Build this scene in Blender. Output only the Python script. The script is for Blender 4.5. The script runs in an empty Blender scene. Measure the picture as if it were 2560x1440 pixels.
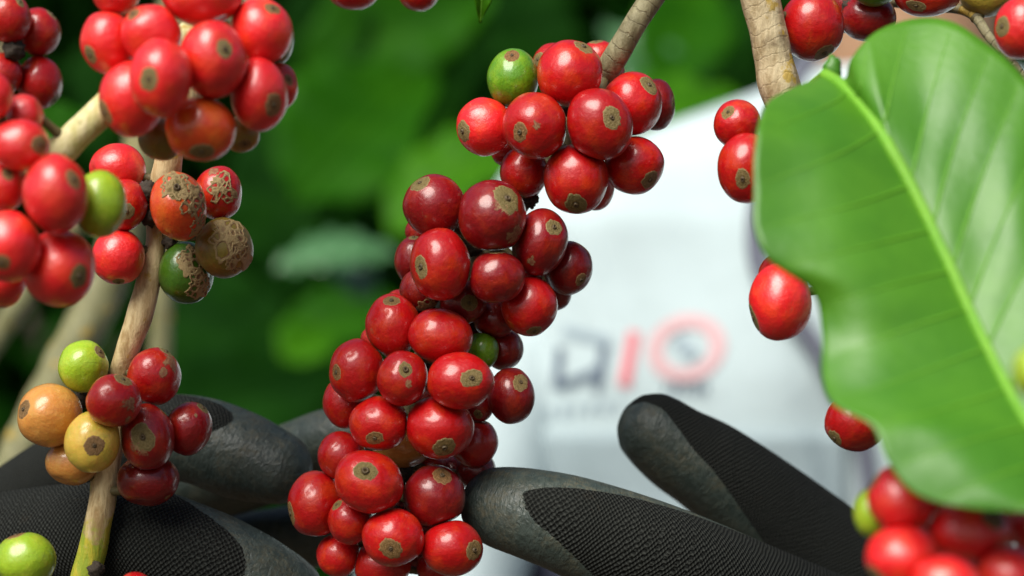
import bpy, math, random
import numpy as np
from mathutils import Vector, Matrix, noise

random.seed(11)
R = math.radians
scene = bpy.context.scene
col = scene.collection

# ------------------------------------------------------------------ camera
H = 1.3                     # camera height
K = 5000.0                  # photograph pixels per unit of tangent (2560 px across 36 mm)
FOCUS = 0.494
cam_d = bpy.data.cameras.new('camera')
cam = bpy.data.objects.new('camera', cam_d)
col.objects.link(cam)
cam.location = (0, 0, H)
cam.rotation_euler = (R(90), 0, 0)
cam_d.sensor_width = 36
cam_d.lens = 36 * K / 2560
cam_d.clip_start = 0.01
cam_d.clip_end = 500
cam_d.dof.use_dof = True
cam_d.dof.focus_distance = FOCUS
cam_d.dof.aperture_fstop = 8.0
scene.camera = cam

# ------------------------------------------------------------------ world, sun, exposure
SUN = Vector((-0.34, -0.56, 0.76)).normalized()      # towards the sun
world = bpy.data.worlds.new('World')
scene.world = world
world.use_nodes = True
wn = world.node_tree
wn.nodes.clear()
sky = wn.nodes.new('ShaderNodeTexSky')
sky.sky_type = 'NISHITA'
sky.sun_disc = False
sky.sun_elevation = math.asin(SUN.z)
sky.sun_rotation = math.atan2(SUN.x, SUN.y)
sky.air_density = 1.0
sky.dust_density = 3.0
bg = wn.nodes.new('ShaderNodeBackground')
bg.inputs['Strength'].default_value = 0.065
wo = wn.nodes.new('ShaderNodeOutputWorld')
wn.links.new(sky.outputs[0], bg.inputs[0])
wn.links.new(bg.outputs[0], wo.inputs[0])
sun_d = bpy.data.lights.new('sun', 'SUN')
sun_d.energy = 4.0
sun_d.angle = R(42)
sun_d.color = (1.0, 0.965, 0.885)
sun = bpy.data.objects.new('sun', sun_d)
col.objects.link(sun)
sun.location = (0, 0, 6)
sun.rotation_euler = (-SUN).to_track_quat('-Z', 'Y').to_euler()
vs = scene.view_settings
vs.view_transform = 'Standard'
vs.look = 'None'
vs.gamma = 1
vs.use_curve_mapping = False
vs.exposure = 0.38
scene.cycles.use_denoising = True
scene.cycles.max_bounces = 8

# ------------------------------------------------------------------ helpers
def P(px, py, D):
    """A point of the place: photograph pixel at real distance D in metres."""
    return Vector(((px - 1280) / K * D, D, H - (py - 720) / K * D))

def tag(o, label=None, cat=None, group=None, kind=None):
    if label: o['label'] = label
    if cat: o['category'] = cat
    if group: o['group'] = group
    if kind: o['kind'] = kind
    return o

def empty(name, loc):
    o = bpy.data.objects.new(name, None)
    o.empty_display_size = 0.01
    o.location = loc
    col.objects.link(o)
    return o

def wloc(o):
    v = Vector(o.location)
    while o.parent:
        o = o.parent
        v += Vector(o.location)
    return v

def mk(name, verts, faces, mat, parent=None, origin=None, smooth=True, attrs=None):
    """One mesh object from world-space vertices."""
    V = np.asarray(verts, dtype=float).reshape(-1, 3)
    if origin is None:
        origin = wloc(parent) if parent else Vector((0, 0, 0))
    me = bpy.data.meshes.new(name)
    me.from_pydata((V - np.array(origin)).tolist(), [], faces)
    if smooth:
        me.polygons.foreach_set('use_smooth', [True] * len(me.polygons))
    for k, a in (attrs or {}).items():
        a = np.asarray(a, dtype=float)
        if a.ndim == 1:
            at = me.attributes.new(k, 'FLOAT', 'POINT')
            at.data.foreach_set('value', a)
        else:
            at = me.attributes.new(k, 'FLOAT_VECTOR', 'POINT')
            at.data.foreach_set('vector', a.ravel())
    me.materials.append(mat)
    me.update()
    o = bpy.data.objects.new(name, me)
    col.objects.link(o)
    if parent:
        o.parent = parent
        o.location = Vector(origin) - wloc(parent)
    else:
        o.location = origin
    return o

def spline(pts, n):
    """Catmull-Rom through rows of any width, n samples."""
    A = np.asarray(pts, dtype=float)
    m = len(A)
    E = np.vstack([2 * A[0] - A[1], A, 2 * A[-1] - A[-2]])
    out = []
    for t in np.linspace(0, m - 1 - 1e-9, n):
        i = int(t); f = t - i
        p0, p1, p2, p3 = E[i:i + 4]
        out.append(0.5 * (2 * p1 + (p2 - p0) * f + (2 * p0 - 5 * p1 + 4 * p2 - p3) * f * f + (3 * p1 - p0 - 3 * p2 + p3) * f ** 3))
    return np.array(out)

def frames(C):
    T = np.gradient(C, axis=0)
    T /= np.linalg.norm(T, axis=1)[:, None]
    ref = np.array([0, -1.0, 0])
    A = ref - (T @ ref)[:, None] * T
    A /= np.linalg.norm(A, axis=1)[:, None]
    return T, A, np.cross(T, A)

def tube(C, rad, seg=14, rough=0.0, fr=120.0, cap=True, seed=0.0, squash=None):
    """Round tube along points C with hemispherical ends; returns verts, faces, along, angle."""
    C = np.asarray(C, dtype=float); rad = np.asarray(rad, dtype=float)
    T, A, B = frames(C)
    rings = []
    if cap:
        for a in (80, 55, 28):
            rings.append((C[0] - T[0] * rad[0] * math.sin(R(a)), rad[0] * math.cos(R(a)), 0))
    for i in range(len(C)):
        rings.append((C[i], rad[i], i))
    if cap:
        for a in (28, 55, 80):
            rings.append((C[-1] + T[-1] * rad[-1] * math.sin(R(a)), rad[-1] * math.cos(R(a)), len(C) - 1))
    V = []; al = []; s = 0
    for k, (c, r, i) in enumerate(rings):
        if k: s += np.linalg.norm(c - rings[k - 1][0])
        for j in range(seg):
            a = 2 * math.pi * j / seg
            d = A[i] * math.cos(a) + B[i] * math.sin(a)
            rr = r
            if rough:
                q = c + d * r
                rr = r * (1 + rough * noise.noise(Vector(q * fr) + Vector((seed, 0, 0))))
            V.append(c + d * rr); al.append(s)
    F = []
    n = len(rings)
    for k in range(n - 1):
        for j in range(seg):
            j2 = (j + 1) % seg
            F.append((k * seg + j, k * seg + j2, (k + 1) * seg + j2, (k + 1) * seg + j))
    F.append(tuple(range(seg - 1, -1, -1)))
    F.append(tuple((n - 1) * seg + j for j in range(seg)))
    return np.array(V), F, np.array(al)

def join(parts):
    V = []; F = []; o = 0
    for v, f in parts:
        V.append(v); F += [tuple(i + o for i in q) for q in f]; o += len(v)
    return np.vstack(V), F

def ellipsoid(c, r, rings=12, seg=20):
    V = []; F = []
    for i in range(rings + 1):
        t = math.pi * (i + 0.0) / rings
        t = min(max(t, 0.02), math.pi - 0.02)
        for j in range(seg):
            a = 2 * math.pi * j / seg
            V.append((c[0] + r[0] * math.sin(t) * math.cos(a), c[1] + r[1] * math.sin(t) * math.sin(a), c[2] + r[2] * math.cos(t)))
    for i in range(rings):
        for j in range(seg):
            j2 = (j + 1) % seg
            F.append((i * seg + j, (i + 1) * seg + j, (i + 1) * seg + j2, i * seg + j2))
    F.append(tuple(range(seg)))
    F.append(tuple(rings * seg + j for j in range(seg - 1, -1, -1)))
    return np.array(V), F

def remeshed(V, F, voxel, smooth):
    """Union of closed shapes as one continuous skin."""
    me = bpy.data.meshes.new('tmp')
    me.from_pydata(V.tolist(), [], F)
    o = bpy.data.objects.new('tmp', me)
    col.objects.link(o)
    m = o.modifiers.new('r', 'REMESH'); m.mode = 'VOXEL'; m.voxel_size = voxel; m.use_smooth_shade = True
    s = o.modifiers.new('s', 'SMOOTH'); s.iterations = smooth; s.factor = 0.5
    dg = bpy.context.evaluated_depsgraph_get()
    out = bpy.data.meshes.new_from_object(o.evaluated_get(dg))
    bpy.data.objects.remove(o); bpy.data.meshes.remove(me)
    n = len(out.vertices)
    W = np.zeros(n * 3); out.vertices.foreach_get('co', W)
    G = [tuple(p.vertices) for p in out.polygons]
    bpy.data.meshes.remove(out)
    return W.reshape(-1, 3), G

# ------------------------------------------------------------------ node helpers
class NT:
    def __init__(self, name):
        self.m = bpy.data.materials.new(name)
        self.m.use_nodes = True
        self.t = self.m.node_tree
        self.t.nodes.clear()
        self.out = self.t.nodes.new('ShaderNodeOutputMaterial')
    def put(self, sock, v):
        if isinstance(v, bpy.types.NodeSocket): self.t.links.new(v, sock)
        elif isinstance(v, (tuple, list)) and len(v) == 3 and sock.type == 'RGBA': sock.default_value = (*v, 1)
        else: sock.default_value = v
    def n(self, typ, ins=None, out=0, **props):
        x = self.t.nodes.new(typ)
        for k, v in props.items(): setattr(x, k, v)
        for k, v in (ins or {}).items(): self.put(x.inputs[k], v)
        return x.outputs[out]
    def mix(self, f, a, b, blend='MIX'):
        x = self.t.nodes.new('ShaderNodeMix')
        x.data_type = 'RGBA'; x.blend_type = blend
        self.put(x.inputs[0], f); self.put(x.inputs[6], a); self.put(x.inputs[7], b)
        return x.outputs[2]
    def math(self, op, a, b=0.0, c=0.0):
        return self.n('ShaderNodeMath', {0: a, 1: b, 2: c}, operation=op)
    def vec(self, op, a, b=(0, 0, 0)):
        return self.n('ShaderNodeVectorMath', {0: a, 1: b}, operation=op)
    def scale(self, v, s):
        return self.n('ShaderNodeVectorMath', {0: v, 'Scale': s}, operation='SCALE')
    def noise(self, v, s, d=2.0, rough=0.5, dist=0.0, out=0):
        return self.n('ShaderNodeTexNoise', {'Vector': v, 'Scale': s, 'Detail': d, 'Roughness': rough, 'Distortion': dist}, out=out)
    def step(self, v, lo, hi, a=0.0, b=1.0):
        return self.n('ShaderNodeMapRange', {0: v, 1: lo, 2: hi, 3: a, 4: b}, interpolation_type='SMOOTHSTEP')
    def attr(self, name, out=1):
        return self.n('ShaderNodeAttribute', out=out, attribute_name=name)
    def bump(self, h, dist, strength=1.0, normal=None):
        ins = {'Height': h, 'Distance': dist, 'Strength': strength}
        if normal is not None: ins['Normal'] = normal
        return self.n('ShaderNodeBump', ins)
    def principled(self, **k):
        x = self.t.nodes.new('ShaderNodeBsdfPrincipled')
        for a, v in k.items(): self.put(x.inputs[a.replace('_', ' ')], v)
        return x.outputs[0]
    def done(self, sh):
        self.t.links.new(sh, self.out.inputs['Surface'])
        return self.m
    def obj(self):
        return self.n('ShaderNodeTexCoord', out=3)
    def rnd(self):
        return self.n('ShaderNodeObjectInfo', out=5)

def cherry_mat(name, c1, c2, c3, rough=0.34, sss=0.14, coat=0.19, spec=0.3):
    """c1 body, c2 warm blotches, c3 streaks."""
    s = NT(name)
    pc = s.attr('pc')
    rnd = s.rnd()
    off = s.vec('ADD', pc, s.n('ShaderNodeCombineXYZ', {0: s.math('MULTIPLY', rnd, 37.0), 1: s.math('MULTIPLY', rnd, 91.0), 2: s.math('MULTIPLY', rnd, 53.0)}))
    xy = s.vec('NORMALIZE', s.vec('MULTIPLY', pc, (1, 1, 0)))
    st = s.vec('ADD', xy, s.vec('MULTIPLY', pc, (0, 0, 0.22)))
    st = s.vec('ADD', st, s.n('ShaderNodeCombineXYZ', {0: s.math('MULTIPLY', rnd, 11.0), 1: rnd, 2: s.math('MULTIPLY', rnd, 7.0)}))
    streak = s.step(s.noise(st, 13.0, 4.0, 0.6), 0.42, 0.68)
    blotch = s.step(s.noise(off, 1.5, 3.0, 0.55), 0.44, 0.68)
    fine = s.noise(off, 7.0, 5.0, 0.65)
    c = s.mix(s.math('MULTIPLY', blotch, 0.75), c1, c2)
    c = s.mix(s.math('MULTIPLY', streak, 0.35), c, c3)
    c = s.mix(s.step(fine, 0.5, 0.8, 0, 0.3), c, s.mix(1.0, c, (0.62, 0.5, 0.5), 'MULTIPLY'))
    hs = s.n('ShaderNodeHueSaturation', {'Color': c, 'Hue': 0.5, 'Saturation': 1.0, 'Value': s.math('ADD', 0.82, s.math('MULTIPLY', rnd, 0.36))})
    # small pale lenticels and scratches
    vor = s.n('ShaderNodeTexVoronoi', {'Vector': off, 'Scale': 9.0, 'Randomness': 1.0}, feature='F1')
    vcol = s.n('ShaderNodeTexVoronoi', {'Vector': off, 'Scale': 9.0, 'Randomness': 1.0}, out=1, feature='F1')
    sel = s.math('GREATER_THAN', s.n('ShaderNodeSeparateColor', {0: vcol}), 0.72)
    speck = s.math('MULTIPLY', s.step(vor, 0.075, 0.035), sel)
    c = s.mix(s.math('MULTIPLY', speck, 0.75), hs, (0.42, 0.26, 0.14))
    # a dull russet film on some of the fruit
    film = s.math('MULTIPLY', s.step(s.noise(off, 2.3, 6.0, 0.7, 0.6), 0.63, 0.70), s.step(rnd, 0.45, 0.6))
    c = s.mix(s.math('MULTIPLY', film, 0.28), c, (0.30, 0.19, 0.08))
    ro = s.math('ADD', rough, s.math('ADD', s.math('MULTIPLY', film, 0.2), s.step(fine, 0.35, 0.75, -0.03, 0.12)))
    h = s.math('ADD', s.math('MULTIPLY', s.noise(off, 5.0, 4.0, 0.6), 0.6), s.math('MULTIPLY', s.noise(off, 34.0, 3.0), 0.12))
    nb = s.bump(h, 0.0008, 0.6)
    sh = s.principled(Base_Color=c, Roughness=ro, Normal=nb, Subsurface_Weight=sss, Subsurface_Radius=(1.0, 0.25, 0.12),
                      Subsurface_Scale=0.0025, Coat_Weight=0.85, Coat_Roughness=coat, IOR=1.45, Specular_IOR_Level=spec)
    return s.done(sh)

CM = {
    'red':    cherry_mat('ripe_red_skin', (0.46, 0.0045, 0.0055), (0.55, 0.036, 0.005), (0.36, 0.003, 0.005)),
    'dark':   cherry_mat('deep_red_skin', (0.225, 0.0035, 0.0055), (0.34, 0.022, 0.005), (0.18, 0.0025, 0.0045)),
    'pink':   cherry_mat('sunlit_red_skin', (0.76, 0.011, 0.013), (0.78, 0.045, 0.010), (0.68, 0.008, 0.011), rough=0.36, coat=0.27, spec=0.7),  # ripe red lightened: stronger sunlight on the near clusters put into the colour
    'orange_red': cherry_mat('orange_red_skin', (0.74, 0.075, 0.010), (0.76, 0.16, 0.016), (0.70, 0.035, 0.010)),
    'green':  cherry_mat('green_skin', (0.10, 0.27, 0.008), (0.19, 0.34, 0.010), (0.07, 0.20, 0.006), sss=0.08),
    'lime':   cherry_mat('lime_green_skin', (0.34, 0.52, 0.022), (0.47, 0.57, 0.045), (0.27, 0.46, 0.016), sss=0.08),
    'deepgreen': cherry_mat('deep_green_skin', (0.050, 0.14, 0.008), (0.08, 0.18, 0.008), (0.035, 0.11, 0.006), sss=0.05),
    'orange': cherry_mat('orange_skin', (0.68, 0.29, 0.060), (0.70, 0.37, 0.085), (0.62, 0.20, 0.040)),
    'yellow': cherry_mat('yellow_skin', (0.72, 0.49, 0.075), (0.52, 0.45, 0.050), (0.74, 0.38, 0.075)),
    'olive':  cherry_mat('olive_skin', (0.25, 0.18, 0.018), (0.29, 0.13, 0.016), (0.18, 0.16, 0.015), rough=0.45, sss=0.04, coat=0.35),
}

def disc_mat():
    s = NT('dry_navel_disc')
    rr = s.attr('rr', 2)
    pc = s.vec('ADD', s.attr('pc'), s.n('ShaderNodeCombineXYZ', {0: s.math('MULTIPLY', s.rnd(), 40.0)}))
    n1 = s.noise(pc, 16.0, 5.0, 0.65)
    c = s.mix(s.step(n1, 0.35, 0.65), (0.17, 0.118, 0.028), (0.27, 0.195, 0.072))
    c = s.mix(s.step(rr, 0.82, 0.97, 0, 0.8), c, (0.36, 0.27, 0.12))
    c = s.mix(s.step(rr, 0.42, 0.12, 0, 0.65), c, (0.09, 0.062, 0.022))
    c = s.mix(s.step(s.rnd(), 0.35, 1.0, 0.0, 0.85), c, s.mix(1.0, c, (1.0, 0.62, 0.52), 'MULTIPLY'))
    c = s.mix(s.step(s.rnd(), 0.5, 0.0, 0.0, 0.6), c, s.mix(1.0, c, (0.62, 0.68, 0.5), 'MULTIPLY'))
    nb = s.bump(s.noise(pc, 22.0, 5.0, 0.7), 0.0005, 0.8)
    return s.done(s.principled(Base_Color=c, Roughness=0.55, Normal=nb))
DISC = disc_mat()

def flat_mat(name, c, rough=0.7, var=0.25, sc=400.0, bump=0.0003):
    s = NT(name)
    o = s.obj()
    n1 = s.noise(o, sc, 4.0, 0.6)
    cc = s.mix(n1, tuple(x * (1 - var) for x in c), tuple(x * (1 + var) for x in c))
    nb = s.bump(n1, bump, 0.6)
    return s.done(s.principled(Base_Color=cc, Roughness=rough, Normal=nb))
SCAR = flat_mat('navel_scar_brown', (0.085, 0.055, 0.022), 0.6, 0.4, 1500)
KNOB = flat_mat('dark_node_bark', (0.035, 0.024, 0.014), 0.8, 0.6, 900, 0.0008)
STALK = flat_mat('stalk_green_brown', (0.11, 0.09, 0.035), 0.6, 0.4, 700)

def cork_mat():
    s = NT('corky_scab')
    rg = s.attr('ridge', 2)
    pc = s.attr('pc')
    n1 = s.noise(pc, 20.0, 5.0, 0.7)
    c = s.mix(s.step(rg, 0.2, 0.75), (0.19, 0.092, 0.038), (0.38, 0.275, 0.115))
    c = s.mix(s.step(n1, 0.3, 0.7, 0, 0.55), c, s.mix(1.0, c, (0.55, 0.52, 0.45), 'MULTIPLY'))
    nb = s.bump(n1, 0.0004, 0.7)
    return s.done(s.principled(Base_Color=c, Roughness=0.62, Normal=nb))
CORK = cork_mat()

def film_mat():
    s = NT('dull_russet_film')
    pc = s.attr('pc')
    n1 = s.noise(pc, 9.0, 6.0, 0.7)
    c = s.mix(s.step(n1, 0.35, 0.65), (0.26, 0.085, 0.045), (0.38, 0.26, 0.12))
    nb = s.bump(n1, 0.0003, 0.6)
    p = s.principled(Base_Color=c, Roughness=0.5, Normal=nb)
    a = s.math('ADD', s.math('MULTIPLY', s.attr('rr', 2), -0.75), s.noise(pc, 6.0, 6.0, 0.7))
    a = s.step(a, -0.12, 0.06, 0.0, 0.72)
    mx = s.n('ShaderNodeMixShader', {0: a, 1: s.n('ShaderNodeBsdfTransparent'), 2: p})
    return s.done(mx)
FILM = film_mat()

def bark_mat(name, ca, cb, cc, green=None, gr=(2, 3), ring=0.45):
    """ca tan, cb pale, cc dark; green: colour of the young bark where the attribute al lies above gr."""
    s = NT(name)
    al = s.attr('al', 2)
    o = s.obj()
    st = s.vec('ADD', s.vec('MULTIPLY', o, (1, 1, 0.25)), (0, 0, 0))
    n1 = s.noise(st, 330.0, 6.0, 0.7, 0.3)
    n2 = s.noise(o, 130.0, 4.0, 0.6)
    n3 = s.noise(o, 90.0, 5.0, 0.65, 0.5)
    c = s.mix(s.step(n1, 0.36, 0.62), ca, cb)
    c = s.mix(s.step(n3, 0.55, 0.68, 0, 0.8), c, cc)
    c = s.mix(s.step(n2, 0.60, 0.66, 0, 0.85), c, (0.42, 0.27, 0.03))
    if green:
        g = s.math('ADD', al, s.math('MULTIPLY', s.math('SUBTRACT', n2, 0.5), 0.35))
        gc = s.mix(s.step(n1, 0.4, 0.6), green, (0.50, 0.42, 0.03))
        gc = s.mix(s.step(n3, 0.58, 0.63), gc, (0.16, 0.09, 0.03))
        c = s.mix(s.step(g, gr[0], gr[1]), c, gc)
    rings = s.math('SINE', s.math('MULTIPLY', s.math('ADD', s.attr('ln', 2), s.math('ADD', s.math('MULTIPLY', n2, 0.006), s.math('MULTIPLY', n1, 0.0012))), 2000.0))
    ringm = s.step(rings, 0.86, 1.0)
    c = s.mix(s.math('MULTIPLY', ringm, ring), c, cc)
    h = s.math('SUBTRACT', s.math('ADD', n1, s.math('MULTIPLY', n3, 0.7)), s.math('MULTIPLY', ringm, ring * 0.8))
    nb = s.bump(h, 0.0009, 0.8)
    return s.done(s.principled(Base_Color=c, Roughness=0.62, Normal=nb))
BARK_A = bark_mat('bark_tan', (0.34, 0.22, 0.085), (0.60, 0.47, 0.25), (0.15, 0.085, 0.03), (0.27, 0.34, 0.02), (0.575, 0.62), 0.0)
BARK_B = bark_mat('bark_pale_green', (0.50, 0.46, 0.16), (0.70, 0.64, 0.36), (0.22, 0.2, 0.03), ring=0.0)
BARK_C = bark_mat('bark_olive', (0.15, 0.13, 0.062), (0.27, 0.24, 0.13), (0.07, 0.055, 0.025), ring=0.28)
BARK_D = bark_mat('bark_straw', (0.32, 0.235, 0.115), (0.55, 0.45, 0.27), (0.13, 0.085, 0.04), ring=0.12)
BARK_F = bark_mat('bark_far', (0.15, 0.15, 0.06), (0.22, 0.21, 0.10), (0.09, 0.08, 0.04), ring=0.0)

def leaf_mat(name, c1, c2, rough, trans, bump=0.0006, sc=40.0, spec=0.5):
    s = NT(name)
    o = s.obj()
    n1 = s.noise(o, sc, 4.0, 0.6)
    n2 = s.noise(o, sc * 9, 4.0, 0.65)
    c = s.mix(s.step(n1, 0.35, 0.68), c1, c2)
    c = s.mix(s.step(n2, 0.5, 0.8, 0, 0.35), c, s.mix(1.0, c, (0.7, 0.75, 0.6), 'MULTIPLY'))
    nb = s.bump(s.math('ADD', n2, n1), bump, 0.6)
    p = s.principled(Base_Color=c, Roughness=rough, Normal=nb, Specular_IOR_Level=spec)
    if trans <= 0: return s.done(p)
    tr = s.n('ShaderNodeBsdfTranslucent', {'Color': s.mix(0.5, c, (0.30, 0.55, 0.02)), 'Normal': nb})
    mx = s.n('ShaderNodeMixShader', {0: trans, 1: p, 2: tr})
    return s.done(mx)
LEAF_NEAR = leaf_mat('near_leaf_green', (0.058, 0.225, 0.006), (0.092, 0.29, 0.010), 0.46, 0.22, 0.0003, 30.0, 0.75)
LEAF_VEIN = leaf_mat('leaf_vein_green', (0.095, 0.29, 0.010), (0.11, 0.31, 0.012), 0.46, 0.0, sc=150)
LEAF_RIB = leaf_mat('leaf_rib_green', (0.145, 0.39, 0.02), (0.18, 0.43, 0.025), 0.5, 0.0, sc=150)
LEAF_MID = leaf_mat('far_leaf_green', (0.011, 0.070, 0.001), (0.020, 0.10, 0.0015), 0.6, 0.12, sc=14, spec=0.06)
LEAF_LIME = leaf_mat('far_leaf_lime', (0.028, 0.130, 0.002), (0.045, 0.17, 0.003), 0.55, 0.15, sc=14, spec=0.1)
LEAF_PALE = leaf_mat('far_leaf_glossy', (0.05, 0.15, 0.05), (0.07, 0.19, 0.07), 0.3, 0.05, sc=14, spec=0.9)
LEAF_SHADED = leaf_mat('far_leaf_shaded', (0.002, 0.022, 0.0005), (0.005, 0.036, 0.001), 0.75, 0.04, sc=10, spec=0.05)  # leaf green darkened: the deep background shade is put into the colour

# ------------------------------------------------------------------ ground
def ground_mat():
    s = NT('soil')
    o = s.obj()
    n1 = s.noise(o, 3.0, 8.0, 0.65)
    n2 = s.noise(o, 40.0, 6.0, 0.7)
    c = s.mix(s.step(n1, 0.4, 0.65), (0.045, 0.028, 0.015), (0.09, 0.06, 0.03))
    c = s.mix(s.step(n2, 0.55, 0.7), c, (0.05, 0.06, 0.015))
    return s.done(s.principled(Base_Color=c, Roughness=0.9, Normal=s.bump(n2, 0.03, 0.8)))
gv = []; gf = []
gx = [-200, -60, -20, -8, -5, -4, -3, -2, -1, 0, 1, 2, 3, 4, 5, 8, 20, 60, 200]
for y in gx:
    for x in gx:
        z = 0.05 * noise.noise(Vector((x * 0.7, y * 0.7, 3))) if abs(x) < 9 and abs(y) < 9 else 0
        gv.append((x, y, z))
n = len(gx)
for i in range(n - 1):
    for j in range(n - 1):
        gf.append((i * n + j, i * n + j + 1, (i + 1) * n + j + 1, (i + 1) * n + j))
tag(mk('ground', gv, gf, ground_mat()), 'brown soil ground under the coffee bushes', kind='structure')

# ------------------------------------------------------------------ leaves
def leaf_grid(L, W, fold=0.15, wave=0.06, curl=0.15, nx=22, ny=8, seed=0.0, waves=5.0):
    """Blade along +x, normal +z. Returns verts (n,3), faces."""
    V = []; F = []
    for i in range(nx + 1):
        s = i / nx
        w = W * 0.5 * (math.sin(math.pi * s ** 0.85) ** 0.8) * (1 - 0.35 * s ** 6) if 0 < s < 1 else 0.002 * W
        for j in range(ny + 1):
            t = j / ny * 2 - 1
            edge = abs(t) ** 2
            wv = wave * W * math.sin(s * waves * 2 * math.pi + seed + (0.9 if t > 0 else 0)) * edge
            z = -abs(t) * w * -fold * 2 + wv - curl * L * (s - 0.25) ** 2
            V.append((s * L, t * w, z))
    m = ny + 1
    for i in range(nx):
        for j in range(ny):
            F.append((i * m + j, (i + 1) * m + j, (i + 1) * m + j + 1, i * m + j + 1))
    return np.array(V), F

def rib_of(V, ny, nx, r):
    m = ny + 1
    C = np.array([V[i * m + ny // 2] for i in range(nx + 1)])
    C[:, 2] += r * 0.3
    rad = np.linspace(r, r * 0.25, nx + 1)
    v, f, a = tube(C, rad, 8)
    return v, f

def basis(roll, tilt, turn):
    """Leaf axes in the world: roll in the picture plane, tilt the face up, turn it sideways."""
    ax = Vector((math.cos(R(roll)), 0, math.sin(R(roll))))
    nrm = Vector((math.sin(R(turn)), -math.cos(R(tilt)) * math.cos(R(turn)), math.sin(R(tilt))))
    nrm = (nrm - ax * nrm.dot(ax) * 0.0).normalized()
    ax = (ax - nrm * ax.dot(nrm)).normalized()
    return np.array([ax, nrm.cross(ax), nrm])

def far_leaf(px, py, D, L, W, roll, tilt, turn, mat, label, seed, group='blurred leaves behind the cherries'):
    V, F = leaf_grid(L, W, 0.12, 0.05, 0.25, seed=seed)
    B = basis(roll, tilt, turn)
    c = np.array(P(px, py, D)) - B[0] * L * 0.5
    o = mk('coffee_leaf', V @ B + c, F, mat, origin=P(px, py, D))
    m = o.modifiers.new('thick', 'SOLIDIFY'); m.thickness = 0.0006
    rv, rf = rib_of(V, 8, 22, W * 0.018)
    mk('midrib', rv @ B + c, rf, mat, o)
    tag(o, label, 'leaf', group)
    return o

# far mass of bushes: nobody could count these leaves
hv = []; hf = []
rng = np.random.default_rng(5)
LV, LF = leaf_grid(1.0, 0.42, 0.12, 0.05, 0.3, nx=5, ny=2)
nl = 0
for k in range(23000):
    big = k >= 13000
    x = rng.uniform(-2.9, 3.0); z = rng.uniform(0.0, 3.0); y = 3.3 + rng.uniform(0, 1.4) + 0.35 * noise.noise(Vector((x * 1.2, z * 1.2, 0)))
    L = rng.uniform(0.10, 0.19)
    if big: x *= 1.7; z *= 1.2; y += 1.6; L *= 1.9
    B = basis(rng.uniform(-140, -40), rng.uniform(-20, 75), rng.uniform(-60, 60))
    hv.append((LV * L) @ B + np.array([x, y, z]))
    hf += [tuple(i + nl for i in q) for q in LF]; nl += len(LV)
hedge = mk('coffee_bushes', np.vstack(hv), hf, LEAF_SHADED)
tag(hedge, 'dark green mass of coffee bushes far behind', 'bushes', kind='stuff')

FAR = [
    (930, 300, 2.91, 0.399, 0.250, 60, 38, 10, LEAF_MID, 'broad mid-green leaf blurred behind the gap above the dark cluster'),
    (1150, 205, 2.37, 0.192, 0.036, 58, -10, 0, LEAF_SHADED, 'narrow dark leaf added as the dark gap in the green blur beside the top cluster'),  # added strip, standing in for the dark gap between two green leaves
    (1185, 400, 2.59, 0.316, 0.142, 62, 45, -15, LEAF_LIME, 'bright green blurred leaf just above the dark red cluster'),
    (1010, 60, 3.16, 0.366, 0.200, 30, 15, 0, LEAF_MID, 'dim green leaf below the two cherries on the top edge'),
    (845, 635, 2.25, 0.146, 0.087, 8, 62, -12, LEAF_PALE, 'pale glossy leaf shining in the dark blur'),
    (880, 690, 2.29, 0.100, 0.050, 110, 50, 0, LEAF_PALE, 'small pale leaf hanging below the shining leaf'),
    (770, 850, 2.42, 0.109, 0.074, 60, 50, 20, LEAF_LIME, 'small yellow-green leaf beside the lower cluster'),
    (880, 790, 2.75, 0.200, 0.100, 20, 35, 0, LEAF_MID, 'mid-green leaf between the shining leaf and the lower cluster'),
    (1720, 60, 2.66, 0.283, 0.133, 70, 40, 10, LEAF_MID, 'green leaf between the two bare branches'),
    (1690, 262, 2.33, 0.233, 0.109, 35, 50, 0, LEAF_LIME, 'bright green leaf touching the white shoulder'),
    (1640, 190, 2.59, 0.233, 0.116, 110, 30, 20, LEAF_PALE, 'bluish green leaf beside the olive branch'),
    (1810, 150, 2.83, 0.266, 0.116, 80, 5, -30, LEAF_SHADED, 'dark leaf beside the straw coloured branch'),
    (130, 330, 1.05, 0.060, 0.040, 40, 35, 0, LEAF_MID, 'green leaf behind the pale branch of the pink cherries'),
    (640, 980, 2.50, 0.333, 0.150, 20, 20, 0, LEAF_SHADED, 'dark green leaf above the gloved fingers'),
    (690, 480, 3.00, 0.333, 0.150, 100, 10, 0, LEAF_SHADED, 'dark green leaf beside the brown scabbed cherry'),
    (1330, 80, 2.91, 0.266, 0.133, 100, 0, 0, LEAF_SHADED, 'dark green leaf above the green cherry of the top cluster'),
    (560, 820, 2.83, 0.333, 0.166, 130, 10, 0, LEAF_SHADED, 'dark leaf behind the lower end of the scabbed branch'),
    (820, 60, 3.16, 0.300, 0.150, 80, 5, 0, LEAF_SHADED, 'dark leaf behind the edge of the big red cluster'),
]
for i, a in enumerate(FAR): far_leaf(*a, seed=i * 1.3)

# ------------------------------------------------------------------ person behind
SKIN = NT('skin')
_n = SKIN.noise(SKIN.obj(), 60.0, 4.0)
SKIN = SKIN.done(SKIN.principled(Base_Color=SKIN.mix(_n, (0.40, 0.23, 0.13), (0.47, 0.28, 0.165)), Roughness=0.5, Subsurface_Weight=0.08, Subsurface_Scale=0.005))

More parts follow.
